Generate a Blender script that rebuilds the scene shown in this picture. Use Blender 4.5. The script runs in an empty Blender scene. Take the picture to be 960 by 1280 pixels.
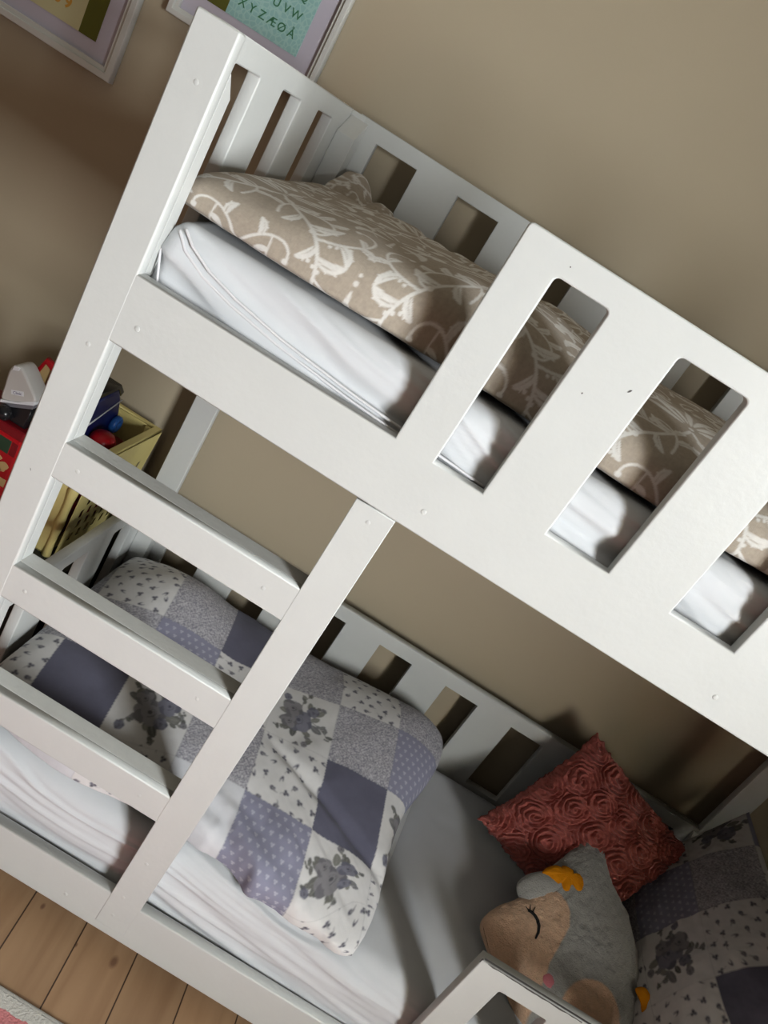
import bpy, bmesh, math, random
import numpy as np
from mathutils import Matrix, Vector

# ------------------------------------------------------------------ camera, light, exposure
S = bpy.context.scene
COL = S.collection
random.seed(4)
cam = bpy.data.cameras.new('camera')
co = bpy.data.objects.new('camera', cam)
COL.objects.link(co)
RX = Vector((0.84499293, 0.18608692, 0.50135677))
DN = Vector((0.5343853, -0.32971474, -0.7782805))
FW = Vector((0.0204769, 0.92555921, -0.37804874))
m = Matrix.Identity(4)
for i in range(3):
    m[i][0] = RX[i]; m[i][1] = -DN[i]; m[i][2] = -FW[i]
m.translation = Vector((0, -1.0, 1.5))
co.matrix_world = m
cam.sensor_fit = 'VERTICAL'
cam.sensor_height = 32.0
cam.lens = 969.5 / 1280 * 32.0
cam.clip_start = 0.02
S.camera = co

world = bpy.data.worlds.new('daylight')
S.world = world
world.use_nodes = True
wnt = world.node_tree
wb = wnt.nodes['Background']
wb.inputs[0].default_value = (1.0, 0.90, 0.74, 1)
wtc = wnt.nodes.new('ShaderNodeTexCoord')
wsp = wnt.nodes.new('ShaderNodeSeparateXYZ')
wmr = wnt.nodes.new('ShaderNodeMapRange')      # dim at the horizon, brighter overhead
wmr.inputs[1].default_value = 0.1; wmr.inputs[2].default_value = 0.9
wmr.inputs[3].default_value = 0.012; wmr.inputs[4].default_value = 0.30
wnt.links.new(wtc.outputs['Generated'], wsp.inputs[0])
wnt.links.new(wsp.outputs['Z'], wmr.inputs[0])
wnt.links.new(wmr.outputs[0], wb.inputs[1])

lamp = bpy.data.lights.new('window_daylight', 'AREA')
lamp.shape = 'RECTANGLE'
lamp.size = 0.95
lamp.size_y = 1.03
lamp.energy = 170
lamp.color = (0.92, 0.97, 1.0)
lo = bpy.data.objects.new('window_daylight', lamp)
COL.objects.link(lo)
lo.location = (1.84, -1.68, 1.42)
lo.rotation_euler = (0, math.radians(90), 0)

S.view_settings.view_transform = 'Standard'
S.view_settings.look = 'None'
S.view_settings.gamma = 1.0
S.view_settings.use_curve_mapping = False
S.view_settings.exposure = 0.0
S.cycles.max_bounces = 8
S.cycles.diffuse_bounces = 1
S.cycles.use_denoising = True

# ------------------------------------------------------------------ helpers
def lin(r, g, b):
    f = lambda c: (c / 255 / 12.92) if c / 255 <= 0.04045 else ((c / 255 + 0.055) / 1.055) ** 2.4
    return (f(r), f(g), f(b))

def thing(o, label, cat, group=None):
    o['label'] = label
    o['category'] = cat
    if group:
        o['group'] = group
    return o

def empty(name, loc=(0, 0, 0)):
    o = bpy.data.objects.new(name, None)
    o.location = loc
    o.empty_display_size = 0.05
    COL.objects.link(o)
    return o

def new_obj(name, me, mat, parent=None):
    o = bpy.data.objects.new(name, me)
    COL.objects.link(o)
    if mat:
        me.materials.clear()
        me.materials.append(mat)
    if parent is not None:
        o.parent = parent
        if parent.type == 'EMPTY':
            o.matrix_parent_inverse = Matrix.Translation(-parent.location)
    return o

def mat(name, col, rough=0.55, bump=0.0, scale=60.0, var=0.0, vscale=8.0, attr=False, spec=0.4, stretch=None, sheen=0.0, metal=0.0):
    mt = bpy.data.materials.new(name)
    mt.use_nodes = True
    nt = mt.node_tree
    b = nt.nodes['Principled BSDF']
    b.inputs['Roughness'].default_value = rough
    b.inputs['Specular IOR Level'].default_value = spec
    b.inputs['Metallic'].default_value = metal
    if sheen:
        b.inputs['Sheen Weight'].default_value = sheen
    tc = nt.nodes.new('ShaderNodeTexCoord')
    src = tc.outputs['Object']
    if stretch:
        mp = nt.nodes.new('ShaderNodeMapping')
        mp.inputs['Scale'].default_value = stretch
        nt.links.new(src, mp.inputs['Vector'])
        src = mp.outputs['Vector']
    if attr:
        at = nt.nodes.new('ShaderNodeAttribute')
        at.attribute_name = 'Col'
        c = at.outputs['Color']
    else:
        rgb = nt.nodes.new('ShaderNodeRGB')
        rgb.outputs[0].default_value = (*col, 1)
        c = rgb.outputs[0]
    n = nt.nodes.new('ShaderNodeTexNoise')
    n.inputs['Scale'].default_value = vscale
    n.inputs['Detail'].default_value = 5
    nt.links.new(src, n.inputs['Vector'])
    mr = nt.nodes.new('ShaderNodeMapRange')
    mr.inputs[1].default_value = 0.3; mr.inputs[2].default_value = 0.7
    mr.inputs[3].default_value = 1 - var; mr.inputs[4].default_value = 1 + var
    nt.links.new(n.outputs[0], mr.inputs[0])
    mx = nt.nodes.new('ShaderNodeVectorMath'); mx.operation = 'SCALE'
    nt.links.new(c, mx.inputs[0]); nt.links.new(mr.outputs[0], mx.inputs['Scale'])
    nt.links.new(mx.outputs[0], b.inputs['Base Color'])
    if bump:
        n2 = nt.nodes.new('ShaderNodeTexNoise')
        n2.inputs['Scale'].default_value = scale
        n2.inputs['Detail'].default_value = 4
        nt.links.new(src, n2.inputs['Vector'])
        bp = nt.nodes.new('ShaderNodeBump')
        bp.inputs['Strength'].default_value = bump
        bp.inputs['Distance'].default_value = 0.004
        nt.links.new(n2.outputs[0], bp.inputs['Height'])
        nt.links.new(bp.outputs[0], b.inputs['Normal'])
    return mt

M = {}
M['paint'] = mat('white_gloss_paint', (0.705, 0.71, 0.68), 0.38, 0.10, 90, 0.015, 14)
M['paint_old'] = mat('white_paint_worn', (0.73, 0.73, 0.69), 0.45, 0.16, 120, 0.03, 30)
M['wall'] = mat('beige_wall_paint', (0.53, 0.442, 0.31), 0.75, 0.05, 160, 0.02, 3)
M['ceil'] = mat('ceiling_paint', (0.62, 0.61, 0.59), 0.8)
M['sheet'] = mat('white_jersey_sheet', (0.75, 0.76, 0.775), 0.85, 0.06, 500, 0.015, 20, spec=0.2, sheen=0.1)
M['cloth'] = mat('printed_cotton', None or (1, 1, 1), 0.85, 0.12, 700, 0.03, 60, attr=True, spec=0.15, sheen=0.1)
M['linen'] = mat('printed_linen', (1, 1, 1), 0.85, 0.2, 800, 0.05, 160, attr=True, spec=0.15, sheen=0.1)
M['rose'] = mat('salmon_ruffle_fabric', lin(192, 104, 94), 0.85, 0.15, 300, 0.06, 40, spec=0.15, sheen=0.2)
M['plush'] = mat('plush_fur', (1, 1, 1), 0.95, 0.6, 330, 0.07, 120, attr=True, spec=0.1, sheen=0.4)
M['felt'] = mat('orange_felt', lin(222, 140, 20), 0.95, 0.3, 400, 0.05, 100, spec=0.1)
M['navy'] = mat('navy_fabric', lin(38, 40, 62), 0.9, 0.2, 300, 0.05, 60, spec=0.1)
M['black'] = mat('black_plastic', (0.012, 0.012, 0.014), 0.25)
M['thread'] = mat('black_embroidery', (0.012, 0.011, 0.012), 0.8)
M['yellow'] = mat('pale_yellow_plastic', lin(232, 214, 140), 0.45, 0.03, 60, 0.03, 20)
M['blue'] = mat('navy_blue_plastic', lin(20, 30, 92), 0.35, 0, 1, 0.03)
M['midblue'] = mat('mid_blue_plastic', lin(36, 88, 160), 0.35)
M['red'] = mat('red_plastic', lin(172, 18, 28), 0.35, 0, 1, 0.03)
M['darkred'] = mat('dark_red_plastic', lin(118, 14, 24), 0.4)
M['tan'] = mat('tan_print', lin(196, 164, 112), 0.5)
M['green'] = mat('dark_green_print', lin(40, 62, 44), 0.5)
M['silver'] = mat('warm_grey_plastic', lin(205, 201, 196), 0.35, 0, 1, 0.02)
M['white'] = mat('white_plastic', lin(235, 235, 238), 0.4)
M['grey'] = mat('grey_plastic', lin(120, 118, 124), 0.35)
M['chest'] = mat('dark_chest_paint', lin(34, 38, 37), 0.5, 0.08, 90, 0.05)
M['frame'] = mat('white_frame_paint', (0.76, 0.75, 0.70), 0.4, 0.05, 100, 0.02)
M['matboard'] = mat('lilac_white_mat', lin(206, 199, 211), 0.8, 0, 1, 0.01)
M['olive'] = mat('olive_print', lin(98, 98, 34), 0.7, 0, 1, 0.03)
M['cream'] = mat('cream_print', lin(214, 206, 160), 0.7, 0, 1, 0.02)
M['letters'] = mat('green_ink', lin(70, 128, 92), 0.7)
M['amber'] = mat('amber_ink', lin(216, 160, 70), 0.7)
M['ink'] = mat('purple_ink', lin(70, 60, 110), 0.6)
M['chip'] = mat('paint_chip_grey', lin(96, 92, 90), 0.8)
M['pink'] = mat('pink_cheek_felt', lin(214, 128, 136), 0.9, 0.2, 300)
M['piping'] = mat('sheet_hem', (0.84, 0.82, 0.83), 0.85, 0.05, 400, spec=0.2)

def aqua_mat():
    mt = mat('aqua_print', (1, 1, 1), 0.7)
    nt = mt.node_tree; b = nt.nodes['Principled BSDF']
    tc = nt.nodes.new('ShaderNodeTexCoord')
    v = nt.nodes.new('ShaderNodeTexVoronoi'); v.feature = 'DISTANCE_TO_EDGE'
    v.inputs['Scale'].default_value = 95
    nt.links.new(tc.outputs['Object'], v.inputs['Vector'])
    r = nt.nodes.new('ShaderNodeValToRGB')
    r.color_ramp.elements[0].position = 0.04; r.color_ramp.elements[1].position = 0.14
    r.color_ramp.elements[0].color = (*lin(176, 214, 206), 1)
    r.color_ramp.elements[1].color = (*lin(158, 202, 197), 1)
    nt.links.new(v.outputs['Distance'], r.inputs[0])
    nt.links.new(r.outputs[0], b.inputs['Base Color'])
    return mt
M['aqua'] = aqua_mat()

def floor_mat():
    mt = bpy.data.materials.new('pine_floorboards')
    mt.use_nodes = True
    nt = mt.node_tree; L = nt.links.new
    b = nt.nodes['Principled BSDF']
    b.inputs['Roughness'].default_value = 0.55
    tc = nt.nodes.new('ShaderNodeTexCoord')
    sp = nt.nodes.new('ShaderNodeSeparateXYZ'); L(tc.outputs['Object'], sp.inputs[0])
    def mth(op, a, bb=None, c=None):
        n = nt.nodes.new('ShaderNodeMath'); n.operation = op
        for i, v in enumerate((a, bb, c)):
            if v is None: continue
            if isinstance(v, (int, float)): n.inputs[i].default_value = v
            else: L(v, n.inputs[i])
        return n.outputs[0]
    ty = mth('MULTIPLY', sp.outputs['Y'], 0.082)
    u = mth('ADD', sp.outputs['X'], ty)
    q = mth('DIVIDE', mth('ADD', u, 0.0275), 0.1165)
    idx = mth('FLOOR', q)
    fr = mth('FRACT', q)
    e = mth('MINIMUM', fr, mth('SUBTRACT', 1.0, fr))
    gap = mth('LESS_THAN', e, 0.012)
    wn = nt.nodes.new('ShaderNodeTexWhiteNoise'); wn.noise_dimensions = '1D'; L(idx, wn.inputs['W'])
    cb = nt.nodes.new('ShaderNodeCombineXYZ')
    L(mth('ADD', mth('MULTIPLY', u, 26.0), mth('MULTIPLY', wn.outputs[0], 40.0)), cb.inputs[0]); L(mth('MULTIPLY', sp.outputs['Y'], 2.2), cb.inputs[1])
    g = nt.nodes.new('ShaderNodeTexNoise'); g.inputs['Scale'].default_value = 1.0; g.inputs['Detail'].default_value = 6; g.inputs['Distortion'].default_value = 0.5
    L(cb.outputs[0], g.inputs['Vector'])
    r = nt.nodes.new('ShaderNodeValToRGB')
    r.color_ramp.elements[0].position = 0.25; r.color_ramp.elements[1].position = 0.75
    r.color_ramp.elements[0].color = (*lin(152, 116, 84), 1)
    r.color_ramp.elements[1].color = (*lin(182, 146, 110), 1)
    L(g.outputs[0], r.inputs[0])
    sc = nt.nodes.new('ShaderNodeVectorMath'); sc.operation = 'SCALE'
    L(r.outputs[0], sc.inputs[0]); L(mth('ADD', mth('MULTIPLY', wn.outputs[0], 0.22), 0.86), sc.inputs['Scale'])
    # a few knots
    cur = sc.outputs[0]
    for (kx, ky, ra) in ((0.054, -0.0, 0.0075), (-0.025, -0.01, 0.003), (-0.12, 0.02, 0.004), (0.3, -0.3, 0.012), (-0.3, -0.08, 0.01)):
        dx = mth('DIVIDE', mth('SUBTRACT', sp.outputs['X'], kx), ra)
        dy = mth('DIVIDE', mth('SUBTRACT', sp.outputs['Y'], ky), ra * 1.7)
        d = mth('SQRT', mth('ADD', mth('MULTIPLY', dx, dx), mth('MULTIPLY', dy, dy)))
        mr = nt.nodes.new('ShaderNodeMapRange'); L(d, mr.inputs[0])
        mr.inputs[1].default_value = 0.5; mr.inputs[2].default_value = 1.3; mr.inputs[3].default_value = 0.85; mr.inputs[4].default_value = 0.0
        mk = nt.nodes.new('ShaderNodeMix'); mk.data_type = 'RGBA'
        L(mr.outputs[0], mk.inputs['Factor']); L(cur, mk.inputs['A']); mk.inputs['B'].default_value = (*lin(112, 78, 58), 1)
        cur = mk.outputs['Result']
    mg = nt.nodes.new('ShaderNodeMix'); mg.data_type = 'RGBA'
    L(gap, mg.inputs['Factor']); L(cur, mg.inputs['A']); mg.inputs['B'].default_value = (*lin(62, 42, 28), 1)
    L(mg.outputs['Result'], b.inputs['Base Color'])
    bp = nt.nodes.new('ShaderNodeBump'); bp.inputs['Strength'].default_value = 0.15; bp.inputs['Distance'].default_value = 0.002
    L(g.outputs[0], bp.inputs['Height']); L(bp.outputs[0], b.inputs['Normal'])
    return mt
M['floor'] = floor_mat()

def rug_mat():
    mt = mat('woven_rug_pile', (1, 1, 1), 0.95, 0.8, 260, 0.08, 200, spec=0.1)
    nt = mt.node_tree; L = nt.links.new
    tc = nt.nodes.new('ShaderNodeTexCoord')
    sp = nt.nodes.new('ShaderNodeSeparateXYZ'); L(tc.outputs['Object'], sp.inputs[0])
    n = nt.nodes.new('ShaderNodeTexNoise'); n.inputs['Scale'].default_value = 60; L(tc.outputs['Object'], n.inputs['Vector'])
    a = nt.nodes.new('ShaderNodeMath'); a.operation = 'MULTIPLY_ADD'; L(n.outputs[0], a.inputs[0]); a.inputs[1].default_value = 0.012; L(sp.outputs['Y'], a.inputs[2])
    c = nt.nodes.new('ShaderNodeMath'); c.operation = 'LESS_THAN'; L(a.outputs[0], c.inputs[0]); c.inputs[1].default_value = -0.168
    vo = nt.nodes.new('ShaderNodeTexVoronoi'); vo.inputs['Scale'].default_value = 12; L(tc.outputs['Object'], vo.inputs['Vector'])
    r = nt.nodes.new('ShaderNodeValToRGB')
    r.color_ramp.elements[0].color = (*lin(206, 120, 122), 1); r.color_ramp.elements[1].color = (*lin(216, 160, 156), 1)
    L(vo.outputs['Distance'], r.inputs[0])
    mx = nt.nodes.new('ShaderNodeMix'); mx.data_type = 'RGBA'
    L(c.outputs[0], mx.inputs['Factor']); mx.inputs['A'].default_value = (*lin(206, 201, 192), 1); L(r.outputs[0], mx.inputs['B'])
    L(mx.outputs['Result'], nt.nodes['Principled BSDF'].inputs['Base Color'])
    return mt
M['rug'] = rug_mat()

# ---- mesh builders
def box_bm(bm, x0, x1, y0, y1, z0, z1):
    vs = [bm.verts.new(p) for p in ((x0, y0, z0), (x1, y0, z0), (x1, y1, z0), (x0, y1, z0), (x0, y0, z1), (x1, y0, z1), (x1, y1, z1), (x0, y1, z1))]
    for f in ((3, 2, 1, 0), (4, 5, 6, 7), (0, 1, 5, 4), (1, 2, 6, 5), (2, 3, 7, 6), (3, 0, 4, 7)):
        bm.faces.new([vs[i] for i in f])

def bm_obj(name, bm, mt, parent=None, bevel=0.0, smooth=False, seg=2):
    if bevel:
        bmesh.ops.bevel(bm, geom=bm.edges[:], offset=bevel, segments=seg, profile=0.6, affect='EDGES', clamp_overlap=True)
    bmesh.ops.recalc_face_normals(bm, faces=bm.faces[:])
    me = bpy.data.meshes.new(name)
    bm.to_mesh(me); bm.free()
    if smooth:
        me.polygons.foreach_set('use_smooth', [True] * len(me.polygons))
    return new_obj(name, me, mt, parent)

def box(name, x0, x1, y0, y1, z0, z1, mt, parent=None, bevel=0.0015, seg=2):
    bm = bmesh.new(); box_bm(bm, x0, x1, y0, y1, z0, z1)
    return bm_obj(name, bm, mt, parent, bevel, False, seg)

def rect(x0, z0, x1, z1, r=0.0, n=4):
    if r <= 0:
        return [(x0, z0), (x1, z0), (x1, z1), (x0, z1)]
    pts = []
    for cx, cz, a0 in ((x1 - r, z1 - r, 0), (x0 + r, z1 - r, 90), (x0 + r, z0 + r, 180), (x1 - r, z0 + r, 270)):
        for k in range(n + 1):
            a = math.radians(a0 + 90 * k / n)
            pts.append((cx + r * math.cos(a), cz + r * math.sin(a)))
    return pts

def panel(name, outline, holes, depth, matrix, mt, parent=None, bevel=0.0018):
    """board with cut-outs: 2D outline extruded by depth; local z=0 is the face, extends to -depth; matrix places it"""
    cu = bpy.data.curves.new('tmp', 'CURVE')
    cu.dimensions = '2D'; cu.fill_mode = 'BOTH'
    cu.extrude = depth / 2 - bevel
    cu.bevel_depth = bevel; cu.bevel_resolution = 1; cu.offset = -bevel
    for pl in [outline] + holes:
        s = cu.splines.new('POLY'); s.points.add(len(pl) - 1)
        for p, q in zip(s.points, pl):
            p.co = (q[0], q[1], 0, 1)
        s.use_cyclic_u = True
    ob = bpy.data.objects.new('tmp', cu)
    COL.objects.link(ob)
    dg = bpy.context.evaluated_depsgraph_get()
    me = bpy.data.meshes.new_from_object(ob.evaluated_get(dg))
    bpy.data.objects.remove(ob); bpy.data.curves.remove(cu)
    me.name = name
    me.transform(Matrix.Translation((0, 0, -depth / 2)))
    me.transform(matrix)
    bm = bmesh.new(); bm.from_mesh(me)
    bmesh.ops.remove_doubles(bm, verts=bm.verts[:], dist=1e-5)
    bmesh.ops.recalc_face_normals(bm, faces=bm.faces[:])
    bm.to_mesh(me); bm.free()
    return new_obj(name, me, mt, parent)

def MX(origin, ex, ey):
    ex = Vector(ex).normalized(); ey = Vector(ey); ey = (ey - ex * ey.dot(ex)).normalized(); ez = ex.cross(ey)
    r = Matrix.Identity(4)
    for i in range(3):
        r[i][0] = ex[i]; r[i][1] = ey[i]; r[i][2] = ez[i]; r[i][3] = origin[i]
    return r
def front_m(y):   # board facing -Y, outline in (x, z)
    return MX((0, y, 0), (1, 0, 0), (0, 0, 1))
def xface_m(x):   # board facing +X, outline in (y, z)
    return MX((x, 0, 0), (0, 1, 0), (0, 0, 1))

def tube(name, pts, rad, mt, parent=None, n=8, closed=False):
    pts = [Vector(p) for p in pts]
    rr = rad if isinstance(rad, (list, tuple)) else [rad] * len(pts)
    bm = bmesh.new(); rings = []
    for i, p in enumerate(pts):
        t = (pts[min(i + 1, len(pts) - 1)] - pts[max(i - 1, 0)]).normalized()
        a = Vector((0, 0, 1)) if abs(t.z) < 0.9 else Vector((1, 0, 0))
        u = t.cross(a).normalized(); v = t.cross(u)
        rings.append([bm.verts.new(p + (u * math.cos(k * 2 * math.pi / n) + v * math.sin(k * 2 * math.pi / n)) * rr[i]) for k in range(n)])
    for r0, r1 in zip(rings, rings[1:]):
        for k in range(n):
            bm.faces.new((r0[k], r0[(k + 1) % n], r1[(k + 1) % n], r1[k]))
    bm.faces.new(rings[0]); bm.faces.new(rings[-1])
    return bm_obj(name, bm, mt, parent, 0, True)

def lathe(name, prof, mt, parent=None, n=24, matrix=None):
    bm = bmesh.new(); rings = []
    for r, z in prof:
        rings.append([bm.verts.new((max(r, 1e-4) * math.cos(2 * math.pi * k / n), max(r, 1e-4) * math.sin(2 * math.pi * k / n), z)) for k in range(n)])
    for a, b in zip(rings, rings[1:]):
        for k in range(n):
            bm.faces.new((a[k], a[(k + 1) % n], b[(k + 1) % n], b[k]))
    bm.faces.new(rings[0]); bm.faces.new(rings[-1])
    if matrix is not None:
        bmesh.ops.transform(bm, matrix=matrix, verts=bm.verts[:])
    return bm_obj(name, bm, mt, parent, 0, True)

def grid_mesh(name, grids, mt, parent=None, caps=()):
    """grids: list of (P[nu,nv,3], C[nu,nv,3] or None); every grid becomes quads in ONE mesh. caps: lists of points closed as a fan face"""
    V = []; F = []; C = []; off = 0
    for P, Cc in grids:
        nu, nv = P.shape[:2]
        V.append(P.reshape(-1, 3))
        C.append(np.ones((nu * nv, 3)) if Cc is None else Cc.reshape(-1, 3))
        idx = np.arange(nu * nv).reshape(nu, nv) + off
        F.append(np.stack([idx[:-1, :-1], idx[1:, :-1], idx[1:, 1:], idx[:-1, 1:]], -1).reshape(-1, 4))
        off += nu * nv
    V = np.concatenate(V); F = np.concatenate(F); C = np.concatenate(C)
    me = bpy.data.meshes.new(name)
    me.vertices.add(len(V)); me.vertices.foreach_set('co', V.astype(np.float32).ravel())
    nf = len(F)
    me.loops.add(nf * 4); me.loops.foreach_set('vertex_index', F.astype(np.int32).ravel())
    me.polygons.add(nf)
    me.polygons.foreach_set('loop_start', np.arange(0, nf * 4, 4, dtype=np.int32))
    me.polygons.foreach_set('use_smooth', np.ones(nf, dtype=bool))
    at = me.color_attributes.new('Col', 'FLOAT_COLOR', 'POINT')
    at.data.foreach_set('color', np.concatenate([C, np.ones((len(C), 1))], 1).astype(np.float32).ravel())
    me.update(calc_edges=True); me.validate()
    return new_obj(name, me, mt, parent)

# ---- numpy noise
def _hash(ix, iy, seed):
    n = (ix * 374761393 + iy * 668265263 + seed * 1442695041) & 0xffffffff
    n = ((n ^ (n >> 13)) * 1274126177) & 0xffffffff
    return ((n ^ (n >> 16)) & 0xffff) / 65535.0
def vnoise(x, y, seed=0):
    x = np.asarray(x, float); y = np.asarray(y, float)
    ix = np.floor(x).astype(np.int64); iy = np.floor(y).astype(np.int64)
    fx = x - ix; fy = y - iy
    fx = fx * fx * fx * (fx * (fx * 6 - 15) + 10); fy = fy * fy * fy * (fy * (fy * 6 - 15) + 10)
    h = lambda a, b: _hash(ix + a, iy + b, seed)
    return (h(0, 0) * (1 - fx) + h(1, 0) * fx) * (1 - fy) + (h(0, 1) * (1 - fx) + h(1, 1) * fx) * fy - 0.5
def fbm(x, y, seed=0, o=4):
    s = 0; a = 1.0
    for k in range(o):
        s = s + a * vnoise(x * 2 ** k, y * 2 ** k, seed + k * 17); a *= 0.5
    return s
def normals(P):
    du = np.gradient(P, axis=0); dv = np.gradient(P, axis=1)
    n = np.cross(du, dv); l = np.linalg.norm(n, axis=-1, keepdims=True)
    return n / np.maximum(l, 1e-9)
def sstep(a, b, x):
    t = np.clip((x - a) / (b - a), 0, 1)
    return t * t * (3 - 2 * t)
def spow(x, k):
    return np.sign(x) * np.abs(x) ** k

def rounded_box(name, x0, x1, y0, y1, z0, z1, r, res, mt, parent=None, disp=None, xrange=None):
    c = np.array([(x0 + x1) / 2, (y0 + y1) / 2, (z0 + z1) / 2]); h = np.array([(x1 - x0) / 2, (y1 - y0) / 2, (z1 - z0) / 2])
    grids = []
    def axis(i):
        n = max(4, int(2 * h[i] / res)); t = np.linspace(-1, 1, n) * h[i]
        k = np.linspace(0, 1, 8)[1:-1] * r
        return np.unique(np.concatenate([t, -h[i] + k, h[i] - k]))
    for ax in range(3):
        for sg in (-1, 1):
            a, b = [(1, 2), (2, 0), (0, 1)][ax]
            if sg < 0: a, b = b, a
            A, B = np.meshgrid(axis(a), axis(b), indexing='ij')
            P = np.zeros(A.shape + (3,)); P[..., a] = A; P[..., b] = B; P[..., ax] = sg * h[ax]
            core = np.clip(P, -(h - r), h - r)
            d = P - core; l = np.linalg.norm(d, axis=-1, keepdims=True)
            N = d / np.maximum(l, 1e-9)
            Q = core + N * r
            Q = Q + c
            if disp is not None:
                Q = Q + N * disp(Q, N)[..., None]
            grids.append((Q, None))
    return grid_mesh(name, grids, mt, parent)

# ------------------------------------------------------------------ room
BACK = 0.78
RW = 1.50
def structure(o):
    o['kind'] = 'structure'
    return o
def slab(name, x0, x1, y0, y1, z0, z1, mt):
    return structure(box(name, x0, x1, y0, y1, z0, z1, mt, None, 0))
slab('floor', -3.6, RW, -4.6, BACK, -0.06, 0.0, M['floor'])
slab('wall_back', -3.6, RW, BACK, BACK + 0.1, 0.0, 2.5, M['wall'])
# right wall with a window opening  (y -1.9..-0.7, z 1.0..2.2)
WY0, WY1, WZ0, WZ1 = -2.20, -1.15, 0.90, 1.95
structure(panel('wall_right', [(-4.7, 0), (BACK + 0.1, 0), (BACK + 0.1, 2.5), (-4.7, 2.5)], [rect(WY0, WZ0, WY1, WZ1)], 0.4,
                MX((RW, 0, 0), (0, -1, 0), (0, 0, 1)) @ Matrix.Scale(-1, 4, (1, 0, 0)), M['wall'], None, 0.0005))
wf = structure(panel('window_1', rect(WY0, WZ0, WY1, WZ1), [rect(WY0 + 0.05, WZ0 + 0.05, WY1 - 0.05, WZ1 - 0.05)], 0.05,
                xface_m(RW + 0.08), M['paint'], None, 0.002))
structure(box('trim_1', RW - 0.03, RW + 0.06, WY0 - 0.04, WY1 + 0.04, WZ0 - 0.03, WZ0, M['paint'], None, 0.003))
structure(box('baseboard_back', -3.6, RW, BACK - 0.016, BACK, 0.0, 0.11, M['paint'], None, 0.003))

# ------------------------------------------------------------------ bunk bed
XL, XP = -0.486, -0.425          # left board of the frame
SL, SRR = -0.0205, 0.043         # ladder stile
GL = -0.019
XR0, XR1 = 1.153, 1.214
PT, R1T, R1B, BT, BB = 1.510, 1.1915, 1.0880, 0.1569, 0.0542
YB = 0.71
BD = 0.022
bed = empty('bunk_bed', (0.36, 0.36, 0))
thing(bed, 'white painted wooden bunk bed with ladder rungs, slotted guard panels and square posts', 'bunk bed')

def cap(x, z, parent, y=0.0, r=0.0042):
    prof = [(r, 0.0), (r * 0.9, 0.0003), (r * 0.6, 0.0006), (r * 0.3, 0.0008), (0, 0.0008)]
    return lathe('screw_plug', prof, M['paint'], parent, 14, MX((x, y + 0.0003, z), (1, 0, 0), (0, 0, 1)))
def chip(x, z, w, h, parent, y=0.0, rot=0.0):
    pts = []
    for k in range(7):
        a = 2 * math.pi * k / 7
        rr = random.uniform(0.6, 1.1)
        dx, dz = w * rr * math.cos(a), h * rr * math.sin(a)
        pts.append((x + dx * math.cos(rot) - dz * math.sin(rot), z + dx * math.sin(rot) + dz * math.cos(rot)))
    return panel('paint_chip', pts, [], 0.0006, front_m(y - 0.0002), M['chip'], parent, 0.0001)

# posts: front boards and the square blocks behind them
post = panel('front_post', rect(XL, 0.0, XP, PT, 0.004), [], BD, front_m(0.0), M['paint'], bed, 0.003)
def block(name, x0, x1, y0, y1, z0, ztop_a, ztop_b):
    bm = bmesh.new()
    vs = [bm.verts.new(p) for p in ((x0, y0, z0), (x1, y0, z0), (x1, y1, z0), (x0, y1, z0), (x0, y0, ztop_a), (x1, y0, ztop_a), (x1, y1, ztop_b), (x0, y1, ztop_b))]
    for f in ((3, 2, 1, 0), (4, 5, 6, 7), (0, 1, 5, 4), (1, 2, 6, 5), (2, 3, 7, 6), (3, 0, 4, 7)):
        bm.faces.new([vs[i] for i in f])
    return bm_obj(name, bm, M['paint'], bed, 0.0008)
block('post_block', XL + 0.002, XP - 0.0005, BD, 0.050, 0.0, 1.465, 1.437)
for (x, z) in ((-0.452, 1.436), (-0.451, 1.067)):
    cap(x, z, post)
chip(-0.459, 0.844, 0.0008, 0.003, post, 0, 0.4)
panel('front_post', rect(XR0, 0.0, XR1, PT, 0.004), [], BD, front_m(0.0), M['paint'], bed, 0.003)
block('post_block', XR0 + 0.0005, XR1 - 0.002, BD, 0.050, 0.0, 1.465, 1.437)

# upper front panel: side rail and slotted guard in one board
ol = [(XP - 0.012, R1B), (XR0 + 0.012, R1B), (XR0 + 0.012, 1.5095)]
r = 0.006
ol += [(GL + r, 1.5095), (GL + r * 0.3, 1.5095 - r * 0.3), (GL, 1.5095 - r), (GL, R1T), (XP - 0.012, R1T)]
def slot(x0, x1, z0, z1, r=0.007):
    pts = [(x0, z0), (x1, z0)]
    for cx, a0 in ((x1 - r, 0), (x0 + r, 90)):
        for k in range(5):
            a = math.radians(a0 + 90 * k / 4)
            pts.append((cx + r * math.cos(a), z1 - r + r * math.sin(a)))
    return pts
slots = [(0.0428, 0.1204), (0.2226, 0.3228), (0.4234, 0.5261), (0.6265, 0.7275), (0.8275, 0.9285), (1.028, 1.105)]
up = panel('upper_front_panel', ol, [slot(a, b, 1.1910, 1.4718) for a, b in slots], BD, front_m(0.0004), M['paint'], bed, 0.0026)
for (x, z) in ((-0.397, 1.125), (0.068, 1.123), (0.55, 1.122), (1.0, 1.122)):
    cap(x, z, up)
chip(0.198, 1.405, 0.0012, 0.0042, up, 0, -0.5); chip(0.151, 1.372, 0.0010, 0.0014, up); chip(0.051, 1.489, 0.001, 0.001, up)

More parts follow.
